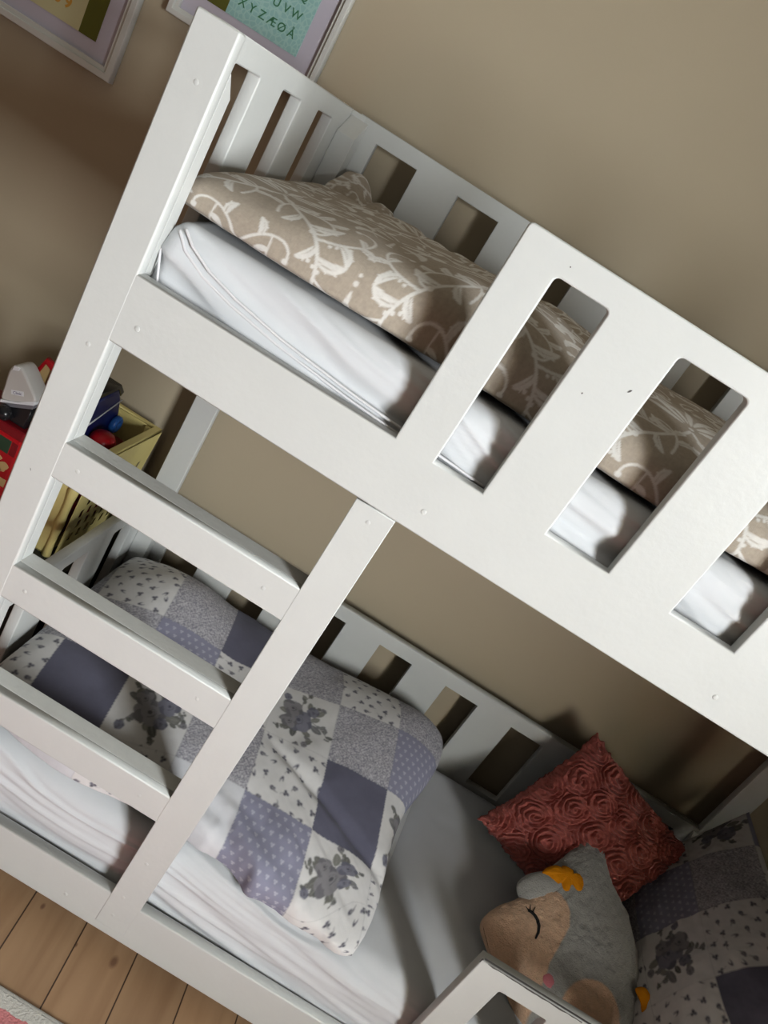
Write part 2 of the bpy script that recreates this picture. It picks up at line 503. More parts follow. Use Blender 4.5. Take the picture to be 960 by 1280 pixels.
# ladder stile and rungs
st = panel('ladder_stile', [(SL, BB + 0.02), (SRR, BB + 0.02), (SRR, R1B - 0.0004), (SL, R1B - 0.0004)], [], BD, front_m(0.0), M['paint'], bed, 0.0014)
for (x, z) in ((0.011, 1.065), (0.006, 0.269), (0.003, 0.165)):
    cap(x, z, st)
box('stile_batten', SL + 0.008, SRR - 0.001, BD, 0.040, BB + 0.03, R1B, M['paint'], bed, 0.0015)
rungs = [(0.8514, 0.9154), (0.6091, 0.6767), (0.3667, 0.4315)]
for i, (z0, z1) in enumerate(rungs):
    rg = panel('ladder_rung', [(XP - 0.01, z0), (SL + 0.012, z0), (SL + 0.012, z1), (XP - 0.01, z1)], [], 0.0175, front_m(0.0005), M['paint'], bed, 0.0024)
    box('rung_tread', XP - 0.001, SL + 0.012, 0.0176, 0.0505, z0 + 0.012, z1 - 0.0003, M['paint_old'], rg, 0.0010)
    cap(-0.393, (z0 + z1) / 2, rg, 0.0005)
    cap(-0.068, (z0 + z1) / 2, rg, 0.0005)

# bottom rail
br = panel('lower_front_rail', [(XP - 0.012, BB), (XR0 + 0.012, BB), (XR0 + 0.012, BT), (XP - 0.012, BT)], [], BD, front_m(0.0004), M['paint'], bed, 0.0026)
cap(-0.092, 0.091, br); cap(0.004, 0.11, br); cap(0.55, 0.1, br)

# lower guard (short, on the right)
ol = [(0.5755, BT - 0.01), (XR0 + 0.012, BT - 0.01), (XR0 + 0.012, 0.4925), (0.5755, 0.4925)]
lg = panel('lower_guard_panel', ol, [slot(a, b, 0.175, 0.4525, 0.004) for a, b in ((0.636, 0.732), (0.832, 0.932), (1.03, 1.105))], BD, front_m(0.0), M['paint'], bed, 0.002)
pts = [(0.588 + 0.010 * k, 0.4922) for k in range(20)] + [(0.778 - 0.010 * k, 0.4922 - random.uniform(0.0008, 0.0034)) for k in range(20)]
panel('paint_wear', pts, [], 0.0006, front_m(-0.0002), M['chip'], lg, 0.0001)
box('paint_wear', 0.580, 0.80, 0.0035, 0.0075, 0.4922, 0.4927, M['chip'], lg, 0.0001)
box('paint_chip', 0.5751, 0.5775, 0.001, 0.003, 0.484, 0.4928, M['chip'], lg, 0.0002)

# back posts and slotted back panels
bst = [(-0.383 + 0.1975 * k, -0.285 + 0.1975 * k) for k in range(8)]
panel('back_post', rect(XL, 0.0, XP, PT, 0.003), [], BD, front_m(YB), M['paint'], bed, 0.002)
panel('back_post', rect(XR0, 0.0, XR1, PT, 0.003), [], BD, front_m(YB), M['paint'], bed, 0.002)
panel('upper_back_panel', [(XP - 0.012, 1.09), (XR0 + 0.012, 1.09), (XR0 + 0.012, 1.512), (XP - 0.012, 1.512)],
      [rect(a, 1.20, b, 1.478) for a, b in bst], BD, front_m(YB + 0.0005), M['paint'], bed, 0.0018)
bst2 = [(-0.384 + 0.1985 * k, -0.288 + 0.1985 * k) for k in range(8)]
panel('lower_back_panel', [(XP - 0.012, 0.10), (XR0 + 0.012, 0.10), (XR0 + 0.012, 0.526), (XP - 0.012, 0.526)],
      [rect(a, 0.271, b, 0.487) for a, b in bst2], BD, front_m(YB + 0.0005), M['paint'], bed, 0.0018)

# end boards (head and foot), each with three slots and corner blocks
hs = [(0.092, 0.192), (0.295, 0.395), (0.500, 0.600)]
for (xf, nm) in ((-0.455, 'head_board'), (XR0 + 0.055, 'foot_board')):
    for (zt, zs, zb) in ((1.511, 1.476, 1.10), (0.527, 0.489, 0.10)):
        panel(nm, [(BD + 0.001, zb), (YB - 0.001, zb), (YB - 0.001, zt), (BD + 0.001, zt)],
              [rect(a, zb + 0.09, b, zs, 0.005) for a, b in hs], BD, xface_m(xf), M['paint'], bed, 0.0022)
for (x0, x1) in ((-0.4545, -0.414), (XR0 - 0.012, XR0 + 0.0325)):
    block('corner_block', x0, x1, 0.664, YB, 1.06, 1.462, 1.500)
    block('corner_block', x0, x1, 0.664, YB, 0.0, 0.478, 0.516)
# slatted bases that carry the mattresses
for zb in (1.095, 0.060):
    bs = box('bed_base', XP + 0.001, XR0 - 0.001, 0.0505, 0.70, zb - 0.012, zb, M['paint'], bed, 0.001)

# ------------------------------------------------------------------ mattresses with fitted sheets
def sheet_disp(seed, slope, zt, amp):
    def f(Q, N):
        x, y, z = Q[..., 0], Q[..., 1], Q[..., 2]
        front = np.clip(-N[..., 1], 0, 1); top = np.clip(N[..., 2], 0, 1)
        s = z + slope * (x + 0.44) + 0.02 * fbm(x * 5, y * 5 + z * 4, seed + 9, 2)
        d = amp * (fbm(x * 2.2, s * 38, seed, 3)) * (front + 0.35 * top * sstep(0.22, 0.06, y))
        ridge = np.abs(vnoise(x * 1.3 + 3, s * 24, seed + 5)) * 2
        d = d + amp * 0.9 * (1 - sstep(0.0, 0.35, ridge)) * front
        d = d + 0.0035 * fbm(x * 6, y * 9, seed + 3, 3) * top
        d = d + 0.0045 * fbm(x * 3.0, (z + 0.12 * x) * 75, seed + 21, 2) * front * sstep(-0.05, 0.08, x)
        return np.where(front > 0.3, np.minimum(d, 0.008), d)
    return f
um = rounded_box('upper_mattress', -0.432, 1.14, 0.032, 0.702, 1.096, 1.280, 0.032, 0.0042, M['sheet'], None, sheet_disp(3, 0.22, 1.280, 0.0075))
thing(um, 'upper bunk mattress in a white fitted sheet with creased front side', 'mattress')
lm = rounded_box('lower_mattress', -0.432, 1.14, 0.031, 0.702, 0.061, 0.288, 0.055, 0.0045, M['sheet'], None, sheet_disp(8, 0.06, 0.288, 0.007))
thing(lm, 'lower bunk mattress in a white fitted sheet gathered in folds along the bottom rail', 'mattress')
def hem(parent, pts, rad):
    out = []
    for i in range(len(pts) - 1):
        a, b = Vector(pts[i]), Vector(pts[i + 1])
        for k in range(8):
            out.append(a.lerp(b, k / 8))
    out.append(Vector(pts[-1]))
    return tube('sheet_hem', out, rad, M['piping'], parent, 7)
hem(um, [(-0.405, 0.036, 1.270), (-0.385, 0.029, 1.256), (-0.35, 0.0265, 1.240), (-0.30, 0.026, 1.227), (-0.22, 0.0255, 1.214), (-0.10, 0.0255, 1.203), (0.12, 0.0255, 1.192)], 0.0022)
hem(um, [(-0.412, 0.036, 1.264), (-0.392, 0.029, 1.246), (-0.355, 0.0265, 1.229), (-0.305, 0.026, 1.217), (-0.225, 0.0255, 1.205), (-0.10, 0.0255, 1.194), (0.12, 0.0255, 1.184)], 0.0024)
hem(um, [(-0.428, 0.046, 1.250), (-0.424, 0.034, 1.225), (-0.408, 0.028, 1.185)], 0.0018)

# ------------------------------------------------------------------ printed fabrics (1 px = 1 mm rasters made of strokes)
class Ras:
    def __init__(s, w, h, bg):
        s.w, s.h = w, h
        s.a = np.zeros((h, w)); s.c = np.ones((h, w, 3)) * np.array(bg)
    def disc(s, x, y, r, col=None, soft=0.7):
        R = int(r + 2)
        xs = np.arange(int(x) - R, int(x) + R + 1); ys = np.arange(int(y) - R, int(y) + R + 1)
        X, Y = np.meshgrid(xs, ys)
        m = np.clip((r - np.hypot(X - x, Y - y)) / soft + 0.5, 0, 1)
        xi = X % s.w; yi = Y % s.h
        s.a[yi, xi] = np.maximum(s.a[yi, xi], m)
        if col is not None:
            k = m[..., None]
            s.c[yi, xi] = s.c[yi, xi] * (1 - k) + np.array(col) * k
    def stroke(s, pts, w0, w1, col=None, wm=None):
        pts = np.array(pts, float)
        d = np.r_[0, np.cumsum(np.hypot(*np.diff(pts, axis=0).T))]
        L = d[-1]; n = max(2, int(L / 0.9)); t = np.linspace(0, L, n)
        X = np.interp(t, d, pts[:, 0]); Y = np.interp(t, d, pts[:, 1])
        for x, y, u in zip(X, Y, t / max(L, 1e-6)):
            if wm is None:
                w = w0 + (w1 - w0) * u
            else:
                w = w0 * (1 - u) + w1 * u + wm * math.sin(math.pi * u) ** 0.8
            s.disc(x, y, w, col)

def arc(x, y, ang, length, curl, n=30, curl2=None):
    """curve from x,y with heading ang (deg); curl = total turn (deg), accelerating to curl2 at the end"""
    pts = [(x, y)]; a = math.radians(ang)
    for i in range(n):
        u = i / n
        k = curl if curl2 is None else curl + (curl2 - curl) * u * u
        a += math.radians(k / n)
        x += math.cos(a) * length / n; y += math.sin(a) * length / n
        pts.append((x, y))
    return pts

def damask():
    W, H = 300, 420
    R = Ras(W, H, (0, 0, 0)); K = Ras(W, H, (0, 0, 0))
    copies = [(sx, ox, oy) for sx in (1, -1) for (ox, oy) in ((0, 0), (150, 210))]
    def T(pts, c):
        return [(150 + c[0] * (px - 150) + c[1], py + c[2]) for px, py in pts]
    def st(pts, w0, w1, wm=None):
        for c in copies: R.stroke(T(pts, c), w0, w1, None, wm)
    def vein(pts, w):
        for c in copies: K.stroke(T(pts, c), w, w * 0.5)
    def ball(x, y, r):
        for c in copies:
            q = T([(x, y)], c)[0]; R.disc(q[0], q[1], r)
    def leaf(x, y, ang, ln, curl, wd, lobe=True):
        """curved leaf with a notched outer edge and a printed vein"""
        p = arc(x, y, ang, ln, curl, 26)
        st(p, 1.1, 0.7, wd)
        if lobe:
            for u in (0.38, 0.62):
                q = p[int(26 * u)]; a_ = ang + curl * u
                st(arc(q[0], q[1], a_ - (70 if curl > 0 else -70), wd * 1.5, curl * 0.4, 8), wd * 0.62, 0.9)
        vein([( px + 1.2 * math.sin(math.radians(ang + curl * .5)), py - 1.2 * math.cos(math.radians(ang + curl * .5))) for px, py in p[3:19]], 0.8)
    def scroll(x, y, ang, ln, c0, c1, buds, w=2.5):
        p = arc(x, y, ang, ln, c0, 70, c1)
        st(p, w, w * 0.85)
        ball(p[-1][0], p[-1][1], w * 2.1)
        for (u, side, l_, wd) in buds:
            i = int(u * 69); q = p[i]; h = math.degrees(math.atan2(p[i + 1][1] - q[1], p[i + 1][0] - q[0]))
            leaf(q[0], q[1], h + side * 32, l_, side * 75, wd)
        return p
    # main scroll sweeping from the axis outwards
    p = scroll(152, 258, -62, 250, 80, -640, [(0.16, 1, 40, 5.0), (0.30, -1, 34, 4.6), (0.40, 1, 46, 6.0), (0.54, -1, 30, 4.4), (0.60, 1, 40, 5.4), (0.74, 1, 30, 4.2)])
    q = p[34]
    scroll(q[0], q[1], 5, 120, 60, 520, [(0.25, -1, 34, 5.0), (0.45, -1, 28, 4.4), (0.5, 1, 22, 3.6)], 2.1)
    q = p[14]
    scroll(q[0], q[1], 12, 105, -60, -520, [(0.3, 1, 30, 4.8), (0.5, 1, 26, 4.2)], 2.0)
    # plume fan
    for ang, ln, wd in ((72, 70, 3.6), (50, 80, 4.6), (28, 66, 4.4)):
        t = math.radians(ang)
        st(arc(150 + 14 * math.cos(t), 268 + 14 * math.sin(t), ang, ln, -40), 0.9, 0.6, wd)
    st([(150, 278), (150, 344)], 0.8, 0.6, 4.4)
    ball(150, 268, 4.0); ball(150, 352, 3.2); ball(150, 362, 2.4)
    # crescents either side of the axis
    leaf(158, 96, 38, 78, -120, 8.0, False)
    leaf(158, 70, 10, 62, -110, 5.6, False)
    scroll(153, 112, 60, 90, -50, -420, [(0.35, 1, 26, 4.4)], 2.0)
    st([(150, 44), (150, 70)], 3.0, 1.6); ball(150, 36, 4.5)
    # upright sprig
    st(arc(262, 352, -100, 100, 40), 1.3, 1.0)
    for (x, y, a_) in ((260, 334, -10), (254, 320, 215), (253, 304, -20), (250, 288, 205), (254, 268, -60)):
        st(arc(x, y, a_, 22, -50), 1.0, 0.6, 4.0)
    scroll(276, 392, 70, 90, 60, 480, [(0.3, -1, 28, 4.6), (0.5, -1, 24, 4.0)], 2.0)
    for k in range(4):
        ball(196 + 8 * k, 342 + 3 * k, 2.7); ball(176 + 7.5 * k, 384 - 3 * k, 2.5)
    return R.a * (1 - 0.75 * K.a)
DAM = damask()
def sample(A, U, V, scale=1000.0):
    h, w = A.shape[:2]
    x = (U * scale) % w; y = (V * scale) % h
    x0 = np.floor(x).astype(int); y0 = np.floor(y).astype(int)
    fx = x - x0; fy = y - y0
    x0 %= w; y0 %= h; x1 = (x0 + 1) % w; y1 = (y0 + 1) % h
    if A.ndim == 3:
        fx = fx[..., None]; fy = fy[..., None]
    return (A[y0, x0] * (1 - fx) + A[y0, x1] * fx) * (1 - fy) + (A[y1, x0] * (1 - fx) + A[y1, x1] * fx) * fy
TAUPE = np.array(lin(176, 163, 147)); DWHITE = np.array(lin(226, 222, 215))
def damask_col(U, V):
    a = sample(DAM, U, V)[..., None]
    weave = 1 + 0.10 * vnoise(U * 700, V * 260, 5)[..., None] + 0.08 * vnoise(U * 260, V * 700, 6)[..., None] + 0.05 * fbm(U * 40, V * 40, 8)[..., None]
    return np.clip(TAUPE * weave * (1 - a) + DWHITE * a, 0, 1)

# patchwork prints, each 310 mm square and tiling
OFFW = np.array(lin(231, 228, 226)); LIL = np.array(lin(150, 148, 170)); LILD = np.array(lin(118, 116, 138))
def tri_dots():
    R = Ras(288, 288, lin(150, 149, 169))
    for j in range(18):
        for i in range(16):
            x = 9 + 18 * i + (9 if j % 2 else 0); y = 8 + 16 * j
            for dx, dy in ((0, -2.1), (-2.0, 1.3), (2.0, 1.3)):
                R.disc(x + dx, y + dy, 1.25, lin(232, 230, 236))
    return R.c
def small_floral():
    rn = random.Random(5)
    R = Ras(300, 300, OFFW)
    D1, D2, D3 = lin(88, 86, 98), lin(118, 116, 128), lin(150, 147, 150)
    for j in range(18):
        for i in range(14):
            x = i * 300 / 14 + (10 if j % 2 else 0) + rn.uniform(-4, 4); y = j * 300 / 18 + rn.uniform(-3, 3)
            k = rn.random(); a = rn.uniform(0, 360)
            if k < 0.45:
                for q in range(3):
                    t = math.radians(a + q * 110)
                    R.disc(x + 2.4 * math.cos(t), y + 2.4 * math.sin(t), 2.0, D1 if q else D2)
                R.disc(x, y, 1.4, D1)
                R.stroke(arc(x, y, a + 180, 9, 40, 8), 0.7, 0.4, D3)
            elif k < 0.75:
                R.disc(x, y, 3.0, D1); R.disc(x - 0.7, y + 0.6, 1.4, D2); R.disc(x + 3.2, y + 1, 1.6, D2)
                R.stroke(arc(x + 1, y, a, 8, 60, 8), 1.4, 0.4, D3)
            else:
                R.stroke(arc(x, y, a, 8, 50, 8), 1.5, 0.4, D2); R.stroke(arc(x, y, a + 90, 6, -50, 8), 1.3, 0.4, D1)
    return R.c
def ditsy():
    y, x = np.mgrid[0:300, 0:300]
    n = np.sin(0.9 * x + 5 * fbm(x / 7, y / 7, 3, 2)) * np.cos(0.9 * y + 5 * fbm(x / 7 + 9, y / 7, 6, 2)) + 0.9 * fbm(x / 2.6, y / 2.6, 4, 2)
    m = sstep(-0.1, 0.25, n)[..., None]
    return np.array(lin(142, 139, 149)) * (1 - m) + np.array(lin(216, 213, 216)) * m
def rose(R, x, y, r, rn, tone):
    pal = [lin(96, 94, 100), lin(122, 119, 124), lin(146, 143, 146), lin(168, 165, 166)]
    if tone: pal = [lin(92, 91, 104), lin(112, 111, 124), lin(134, 133, 145), lin(160, 159, 168)]
    for k in range(6):
        a = k * 60 + rn.uniform(-15, 15); t = math.radians(a)
        R.disc(x + 0.62 * r * math.cos(t), y + 0.62 * r * math.sin(t), r * 0.52, pal[1 + k % 2])
        R.stroke(arc(x + r * math.cos(t + .45), y + r * math.sin(t + .45), a + 110, r * 0.9, 70, 10), 0.5, 0.5, pal[0])
    R.disc(x, y, r * 0.6, pal[2])
    for k in range(5):
        a = k * 75
        R.stroke(arc(x + r * 0.4 * math.cos(a), y + r * 0.4 * math.sin(a), math.degrees(a) + 90, r * 0.8, 130, 12), 1.0, 0.5, pal[(k % 2) * 3])
    R.disc(x, y, r * 0.16, pal[0])
def big_rose():
    rn = random.Random(11)
    R = Ras(300, 300, OFFW)
    LF = [lin(118, 117, 112), lin(140, 139, 132), lin(100, 100, 97), lin(128, 127, 128)]
    def leaf(x, y, a, l):
        R.stroke(arc(x, y, a, l, 25, 10), 0.9, 0.5, LF[rn.randrange(4)], l * 0.25)
        R.stroke(arc(x, y, a, l * 0.9, 25, 10), 0.5, 0.3, lin(178, 176, 170))
    for (cx, cy, f) in ((70, 76, 1), (222, 74, -1), (74, 222, -1), (226, 230, 1)):
        for s in range(6):
            a = 60 * s + rn.uniform(-20, 20); p = arc(cx, cy, a, rn.uniform(58, 76), 60 * f, 18)
            R.stroke(p, 1.0, 0.7, LF[0])
            for (px, py) in p[9::2]:
                leaf(px, py, a + rn.uniform(-90, 130), rn.uniform(9, 16))
            if s % 2:
                rose(R, p[-1][0], p[-1][1], rn.uniform(6, 9), rn, s % 3 == 0)
            else:
                for q in range(5):
                    R.disc(p[-1][0] + rn.uniform(-5, 5), p[-1][1] + rn.uniform(-5, 5), 2.3, LF[q % 4])
        for k in range(11):
            t = math.radians(k * 33 + rn.uniform(-16, 16)); d = rn.uniform(20, 34)
            leaf(cx + d * math.cos(t), cy + d * math.sin(t), math.degrees(t) + rn.uniform(-20, 40), rn.uniform(18, 32))
        rose(R, cx - 6, cy - 8, 29, rn, f < 0); rose(R, cx + 24 * f, cy + 20, 21, rn, f > 0); rose(R, cx - 26, cy + 20 * f, 17, rn, 0); rose(R, cx + 22, cy - 26 * f, 13, rn, 1)
    return R.c
PR = {'d': tri_dots(), 'f': small_floral(), 'g': ditsy(), 'r': big_rose()}
def patch_col(kind, U, V):
    if kind == 's':
        w = 1 + 0.05 * vnoise(U * 500, V * 500, 2)[..., None]
        return np.array(lin(106, 105, 122)) * w
    if kind == 'w':
        return np.ones(U.shape + (3,)) * np.array(lin(226, 225, 228))
    if kind == 'h':
        return np.ones(U.shape + (3,)) * np.array(lin(226, 222, 214))
    A = PR[kind]
    k = 'dfgr'.index(kind)
    return sample(A, U + (0 if kind == 'r' else 0.037 * k), V + (0 if kind == 'r' else 0.019 * k), 640.0 if kind == 'f' else 1000.0)
def patchwork(p, q, cells, default='fgrd', cell=0.15):
    d = 0.0008 / cell
    return sum(patchwork1(p + a * d, q + b * d, cells, default, cell) for a, b in ((1, 1), (1, -1), (-1, 1), (-1, -1))) / 4
def patchwork1(p, q, cells, default, cell):
    """p,q in cell units; cells maps (i,j) to a print"""
    i = np.floor(p).astype(int); j = np.floor(q).astype(int)
    out = np.zeros(p.shape + (3,))
    for a in range(i.min(), i.max() + 1):
        for b in range(j.min(), j.max() + 1):
            mk = (i == a) & (j == b)
            if not mk.any(): continue
            kd = cells.get((a, b)) or default[(a * 3 + b * 5) % len(default)]
            if kd == 'r':
                out[mk] = patch_col(kd, (p[mk] - a) * 0.15 + 0.15 * (a % 2), (q[mk] - b) * 0.15 + 0.15 * (b % 2))
            else:
                out[mk] = patch_col(kd, p[mk] * cell + 0.05 * a, q[mk] * cell + 0.083 * b)
    # stitched seams
    fp = np.abs(p - np.round(p)) * cell; fq = np.abs(q - np.round(q)) * cell
    s = np.minimum(fp, fq)
    return out * (1 - 0.22 * np.clip(1 - s / 0.0013, 0, 1))[..., None]

# ------------------------------------------------------------------ soft things
def profile(n, half, high, k, tuck):
    """superellipse profile sampled evenly along its length; returns sideways and upward fractions"""
    f = np.linspace(-1, 1, 6001) * math.radians(90 + tuck)
    u = spow(np.sin(f), k); w = spow(np.cos(f), k)
    d = np.r_[0, np.cumsum(np.hypot(np.diff(u) * half, np.diff(w) * high))]
    t = np.linspace(0, d[-1], n)
    return np.interp(t, d, u), np.interp(t, d, w)
def puff(nu, nv, XY, zb, H, low, ka=0.4, kb=0.55, tuck=30.0, hx=0.75, hy=0.31, hz=0.09):
    """closed quilt: returns top grid. a,b in -1..1; XY(a,b)->x,y ; zb seam height; H(a,b) height of crown; low = drop of the tucked side"""
    ua, wa = profile(nu, hx, hz, ka, 0); ub, wb = profile(nv, hy, hz, kb, tuck)
    a, b = np.meshgrid(ua, ub, indexing='ij')
    ca, cb = np.meshgrid(np.maximum(wa, 0), wb, indexing='ij')
    x, y = XY(a, b)
    z = zb + np.where(cb >= 0, ca * cb * H(a, b), cb * low)
    return np.stack([x, y, z], -1), a, b
def arclen(P):
    iu = P.shape[0] // 2; iv = P.shape[1] // 2
    du = np.r_[0, np.cumsum(np.linalg.norm(np.diff(P[:, iv], axis=0), axis=-1))]
    dv = np.r_[0, np.cumsum(np.linalg.norm(np.diff(P[iu], axis=0), axis=-1))]
    return np.meshgrid(du, dv, indexing='ij')
def under(P, z):
    """flat underside that closes a quilt"""
    n = P.shape[0]
    t = np.linspace(0, 1, 6)[None, :, None]
    G = P[:, -1][:, None] * (1 - t) + P[:, 0][:, None] * t
    return G

# upper duvet
def xy_u(a, b):
    x = 0.335 + 0.775 * a
    y = 0.372 + 0.312 * b
    y = y + (b < 0) * 0.012 * np.sin(x * 9 + 1) * (-b)
    return x, y
def H_u(a, b):
    x, y = xy_u(a, b)
    h = 0.092 + 0.014 * sstep(-0.2, 0.9, b) + 0.020 * fbm(x * 3.2, y * 3.2, 21, 3) - 0.018 * np.exp(-((x + 0.38) / 0.12) ** 2)
    h = h + 0.014 * np.exp(-((x - 0.02 - 0.2 * (y - 0.2)) / 0.10) ** 2)
    h = h - 0.016 * np.exp(-((x + 0.06 + 0.5 * (y - 0.4)) / 0.022) ** 2) * sstep(-0.3, 0.4, b)
    h = h - 0.014 * np.exp(-((x - 0.10 + 0.3 * (y - 0.4)) / 0.02) ** 2) * sstep(-0.4, 0.3, b)
    h = h - 0.012 * np.exp(-((x + 0.22 - 0.3 * (y - 0.4)) / 0.025) ** 2) * sstep(-0.2, 0.6, b)
    return h
P, a, b = puff(900, 420, xy_u, 1.303, H_u, 0.022, 0.30, 0.60, 38, 0.775, 0.312, 0.1)
N = normals(P)
wr = 0.004 * fbm(P[..., 0] * 11 + P[..., 1] * 4, P[..., 1] * 14, 31, 3) + 0.005 * fbm(P[..., 0] * 5, P[..., 1] * 26, 35, 2) * sstep(0.3, 0.6, P[..., 1])
edge = (np.maximum(0, 1 - np.abs(a)) ** 0.3)
P = P + N * (wr * edge)[..., None]
U, V = arclen(P)
ud = grid_mesh('duvet', [(P, damask_col(U * 0.87 + 0.03, V * 0.87 + 0.08)), (under(P, 1.28), None)], M['linen'])
thing(ud, 'taupe duvet with white scrolling leaf print lying on the upper bunk mattress', 'duvet')
# turned-up corner of the duvet cover near the head end
t = np.linspace(0, 1, 40)
A, B = np.meshgrid(t, t, indexing='ij')
fx = -0.412 + 0.15 * A + 0.012 * B
fy = 0.60 + 0.085 * B + 0.012 * np.sin(A * 7)
fz = 1.358 + B ** 0.7 * (0.046 * (1 - A) ** 1.4 + 0.018 * np.abs(np.sin(A * 6.5)) + 0.004) + 0.004 * fbm(A * 5, B * 5, 3)
P2 = np.stack([fx, fy, fz], -1)
grid_mesh('duvet_corner', [(P2, damask_col(A * 0.2 + 0.33, B * 0.12 + 0.1)), (P2 + np.array([0, 0.006, -0.004]), damask_col(A * 0.2, B * 0.12))], M['linen'], ud)

# lower patchwork duvet
def xy_l(a, b):
    u = (a + 1) / 2; v = (b + 1) / 2
    c00 = np.array((-0.440, 0.062)); c10 = np.array((0.405, 0.040)); c11 = np.array((0.482, 0.690)); c01 = np.array((-0.440, 0.695))
    g = [(1 - u) * (1 - v) * c00[i] + u * (1 - v) * c10[i] + u * v * c11[i] + (1 - u) * v * c01[i] for i in (0, 1)]
    x = g[0] + 0.014 * np.sin(v * 9 + 0.5) * (u > 0.5) * (2 * u - 1)
    y = g[1] + 0.018 * np.sin(u * 11 + 2) * np.clip(1 - 2 * v, 0, 1) - 0.022 * np.exp(-((u - 0.97) / 0.05) ** 2) * np.clip(1 - 2 * v, 0, 1)
    return x, y
def H_l(a, b):
    x, y = xy_l(a, b)
    h = 0.075 + 0.035 * sstep(-0.8, 1, b) + 0.055 * sstep(0.0, 0.46, x) * sstep(0.2, 0.65, y)
    h = h + 0.045 * np.exp(-((x + 0.27) / 0.13) ** 2 - ((y - 0.56) / 0.12) ** 2)
    h = h - 0.03 * sstep(0.15, 0.42, x) * sstep(0.32, 0.05, y)
    h = h + 0.016 * fbm(x * 4.5, y * 4.5, 41, 3)
    h = h - 0.014 * np.exp(-((y - 0.245 + 0.35 * (x - 0.25)) / 0.016) ** 2) * sstep(0.05, 0.2, x)
    return np.maximum(h, 0.03)
P, a, b = puff(640, 500, xy_l, 0.308, H_l, 0.020, 0.45, 0.60, 34, 0.45, 0.32, 0.11)
N = normals(P)
fr = sstep(0.34, 0.08, P[..., 1]) * sstep(0.0, 0.3, P[..., 0])
wr = 0.0035 * fbm(P[..., 0] * 13, P[..., 1] * 9, 51, 3) + fr * (0.012 * fbm(P[..., 0] * 15 + P[..., 1] * 18, P[..., 1] * 7 - P[..., 0] * 6, 57, 3))
wr = wr + 0.007 * np.sin((P[..., 0] * 0.7 + P[..., 1]) * 85 + 4 * fbm(P[..., 0] * 6, P[..., 1] * 6, 3)) * sstep(0.16, 0.08, P[..., 1]) * sstep(-0.02, 0.06, P[..., 0]) * sstep(0.30, 0.2, P[..., 0])
edge = np.maximum(0, 1 - np.abs(a)) ** 0.3
P = P + N * (wr * edge)[..., None]
cs, sn = math.cos(math.radians(9)), math.sin(math.radians(9))
U, V = arclen(P)
px = (P[..., 0] - 0.214); py = (P[..., 1] - 0.345)
vv = V - np.interp(0.345, P[P.shape[0] // 2, 60:-60, 1], V[0, 60:-60])
pp = (px * cs + py * sn) / 0.150
qq = (vv - px * math.tan(math.radians(9))) / 0.158
qq = np.where(qq < -1, np.minimum(-1.0, qq - 0.6 * sstep(0.15, 1.0, pp) * sstep(-1.0, -1.5, qq)), qq)
cells = {(0, -1): 's', (0, 0): 'g', (0, 1): 'f', (1, 0): 'd', (1, 1): 'g', (1, -1): 'r', (-1, -1): 'f', (-1, 0): 'r', (-1, 1): 'g', (-1, -2): 'd',
         (0, -2): 'r', (1, -2): 'f', (-2, -2): 'w', (-2, -1): 'g', (-3, -1): 'r', (-4, -1): 's', (-5, -1): 'f', (-5, -2): 'd', (-4, -2): 'w', (-3, -2): 'f',
         (-2, 0): 'f', (-3, 0): 'd', (-4, 0): 'g', (-5, 0): 'g', (-2, 1): 's', (-3, 1): 'g', (-4, 1): 'f', (-5, 1): 'g', (-2, 2): 's', (-3, 2): 'g', (-4, 2): 'f', (0, 2): 'f', (1, 2): 'g', (-1, 2): 'g',
         (-2, -3): 'w', (-1, -3): 'd', (0, -3): 'f', (1, -3): 'f', (-3, -3): 'f', (-4, -3): 'f', (-5, -3): 'g'}
ld = grid_mesh('duvet', [(P, patchwork(pp, qq, cells)), (under(P, 0.29), None)], M['cloth'])
thing(ld, 'grey, lilac and white floral patchwork duvet bunched on the lower bunk mattress', 'duvet')

# cushions built on a tilted square
def cushion(n, h, pinch=0.06, wob=0.0, seed=0, relief=None):
    t = np.sin(np.linspace(-1, 1, n) * math.pi / 2)
    A, B = np.meshgrid(t, t, indexing='ij')
    sx = A * (1 - pinch * (1 - B * B) * A * A); sy = B * (1 - pinch * (1 - A * A) * B * B)
    hh = h * ((1 - A ** 2).clip(0) ** 0.5) * ((1 - B ** 2).clip(0) ** 0.5)
    hh = hh ** 0.9 * h ** 0.1
    hh = hh * (1 + wob * fbm(A * 2.2, B * 2.2, seed, 3))
    return A, B, sx, sy, hh
def place(sx, sy, hz, C, eu, ev, en):
    return np.array(C) + sx[..., None] * np.array(eu) + sy[..., None] * np.array(ev) + hz[..., None] * np.array(en)

# salmon cushion with fabric roses
Tp, Lp, Rp = np.array((0.768, 0.672, 0.622)), np.array((0.612, 0.500, 0.352)), np.array((1.101, 0.600, 0.523))
Bp = Lp + Rp - Tp
Cc = (Lp + Rp) / 2
eu = (Rp - Tp) / 2; ev = (Tp - Lp) / 2
en = np.cross(eu, ev); en /= np.linalg.norm(en)
if en[1] > 0: en = -en
A, B, sx, sy, hh = cushion(330, 0.062, 0.05, 0.2, 61)
rl = np.zeros_like(A); best = np.full(A.shape, 9.0)
rn = random.Random(3)
cent = []
for j in range(5):
    for i in range(5):
        cent.append((-0.84 + 0.42 * i + rn.uniform(-0.07, 0.07) + (0.1 if j % 2 else -0.08), -0.84 + 0.42 * j + rn.uniform(-0.07, 0.07), rn.uniform(0, 6), rn.choice((-1, 1))))
wx = A + 0.05 * fbm(A * 5, B * 5, 71); wy = B + 0.05 * fbm(A * 5, B * 5, 72)
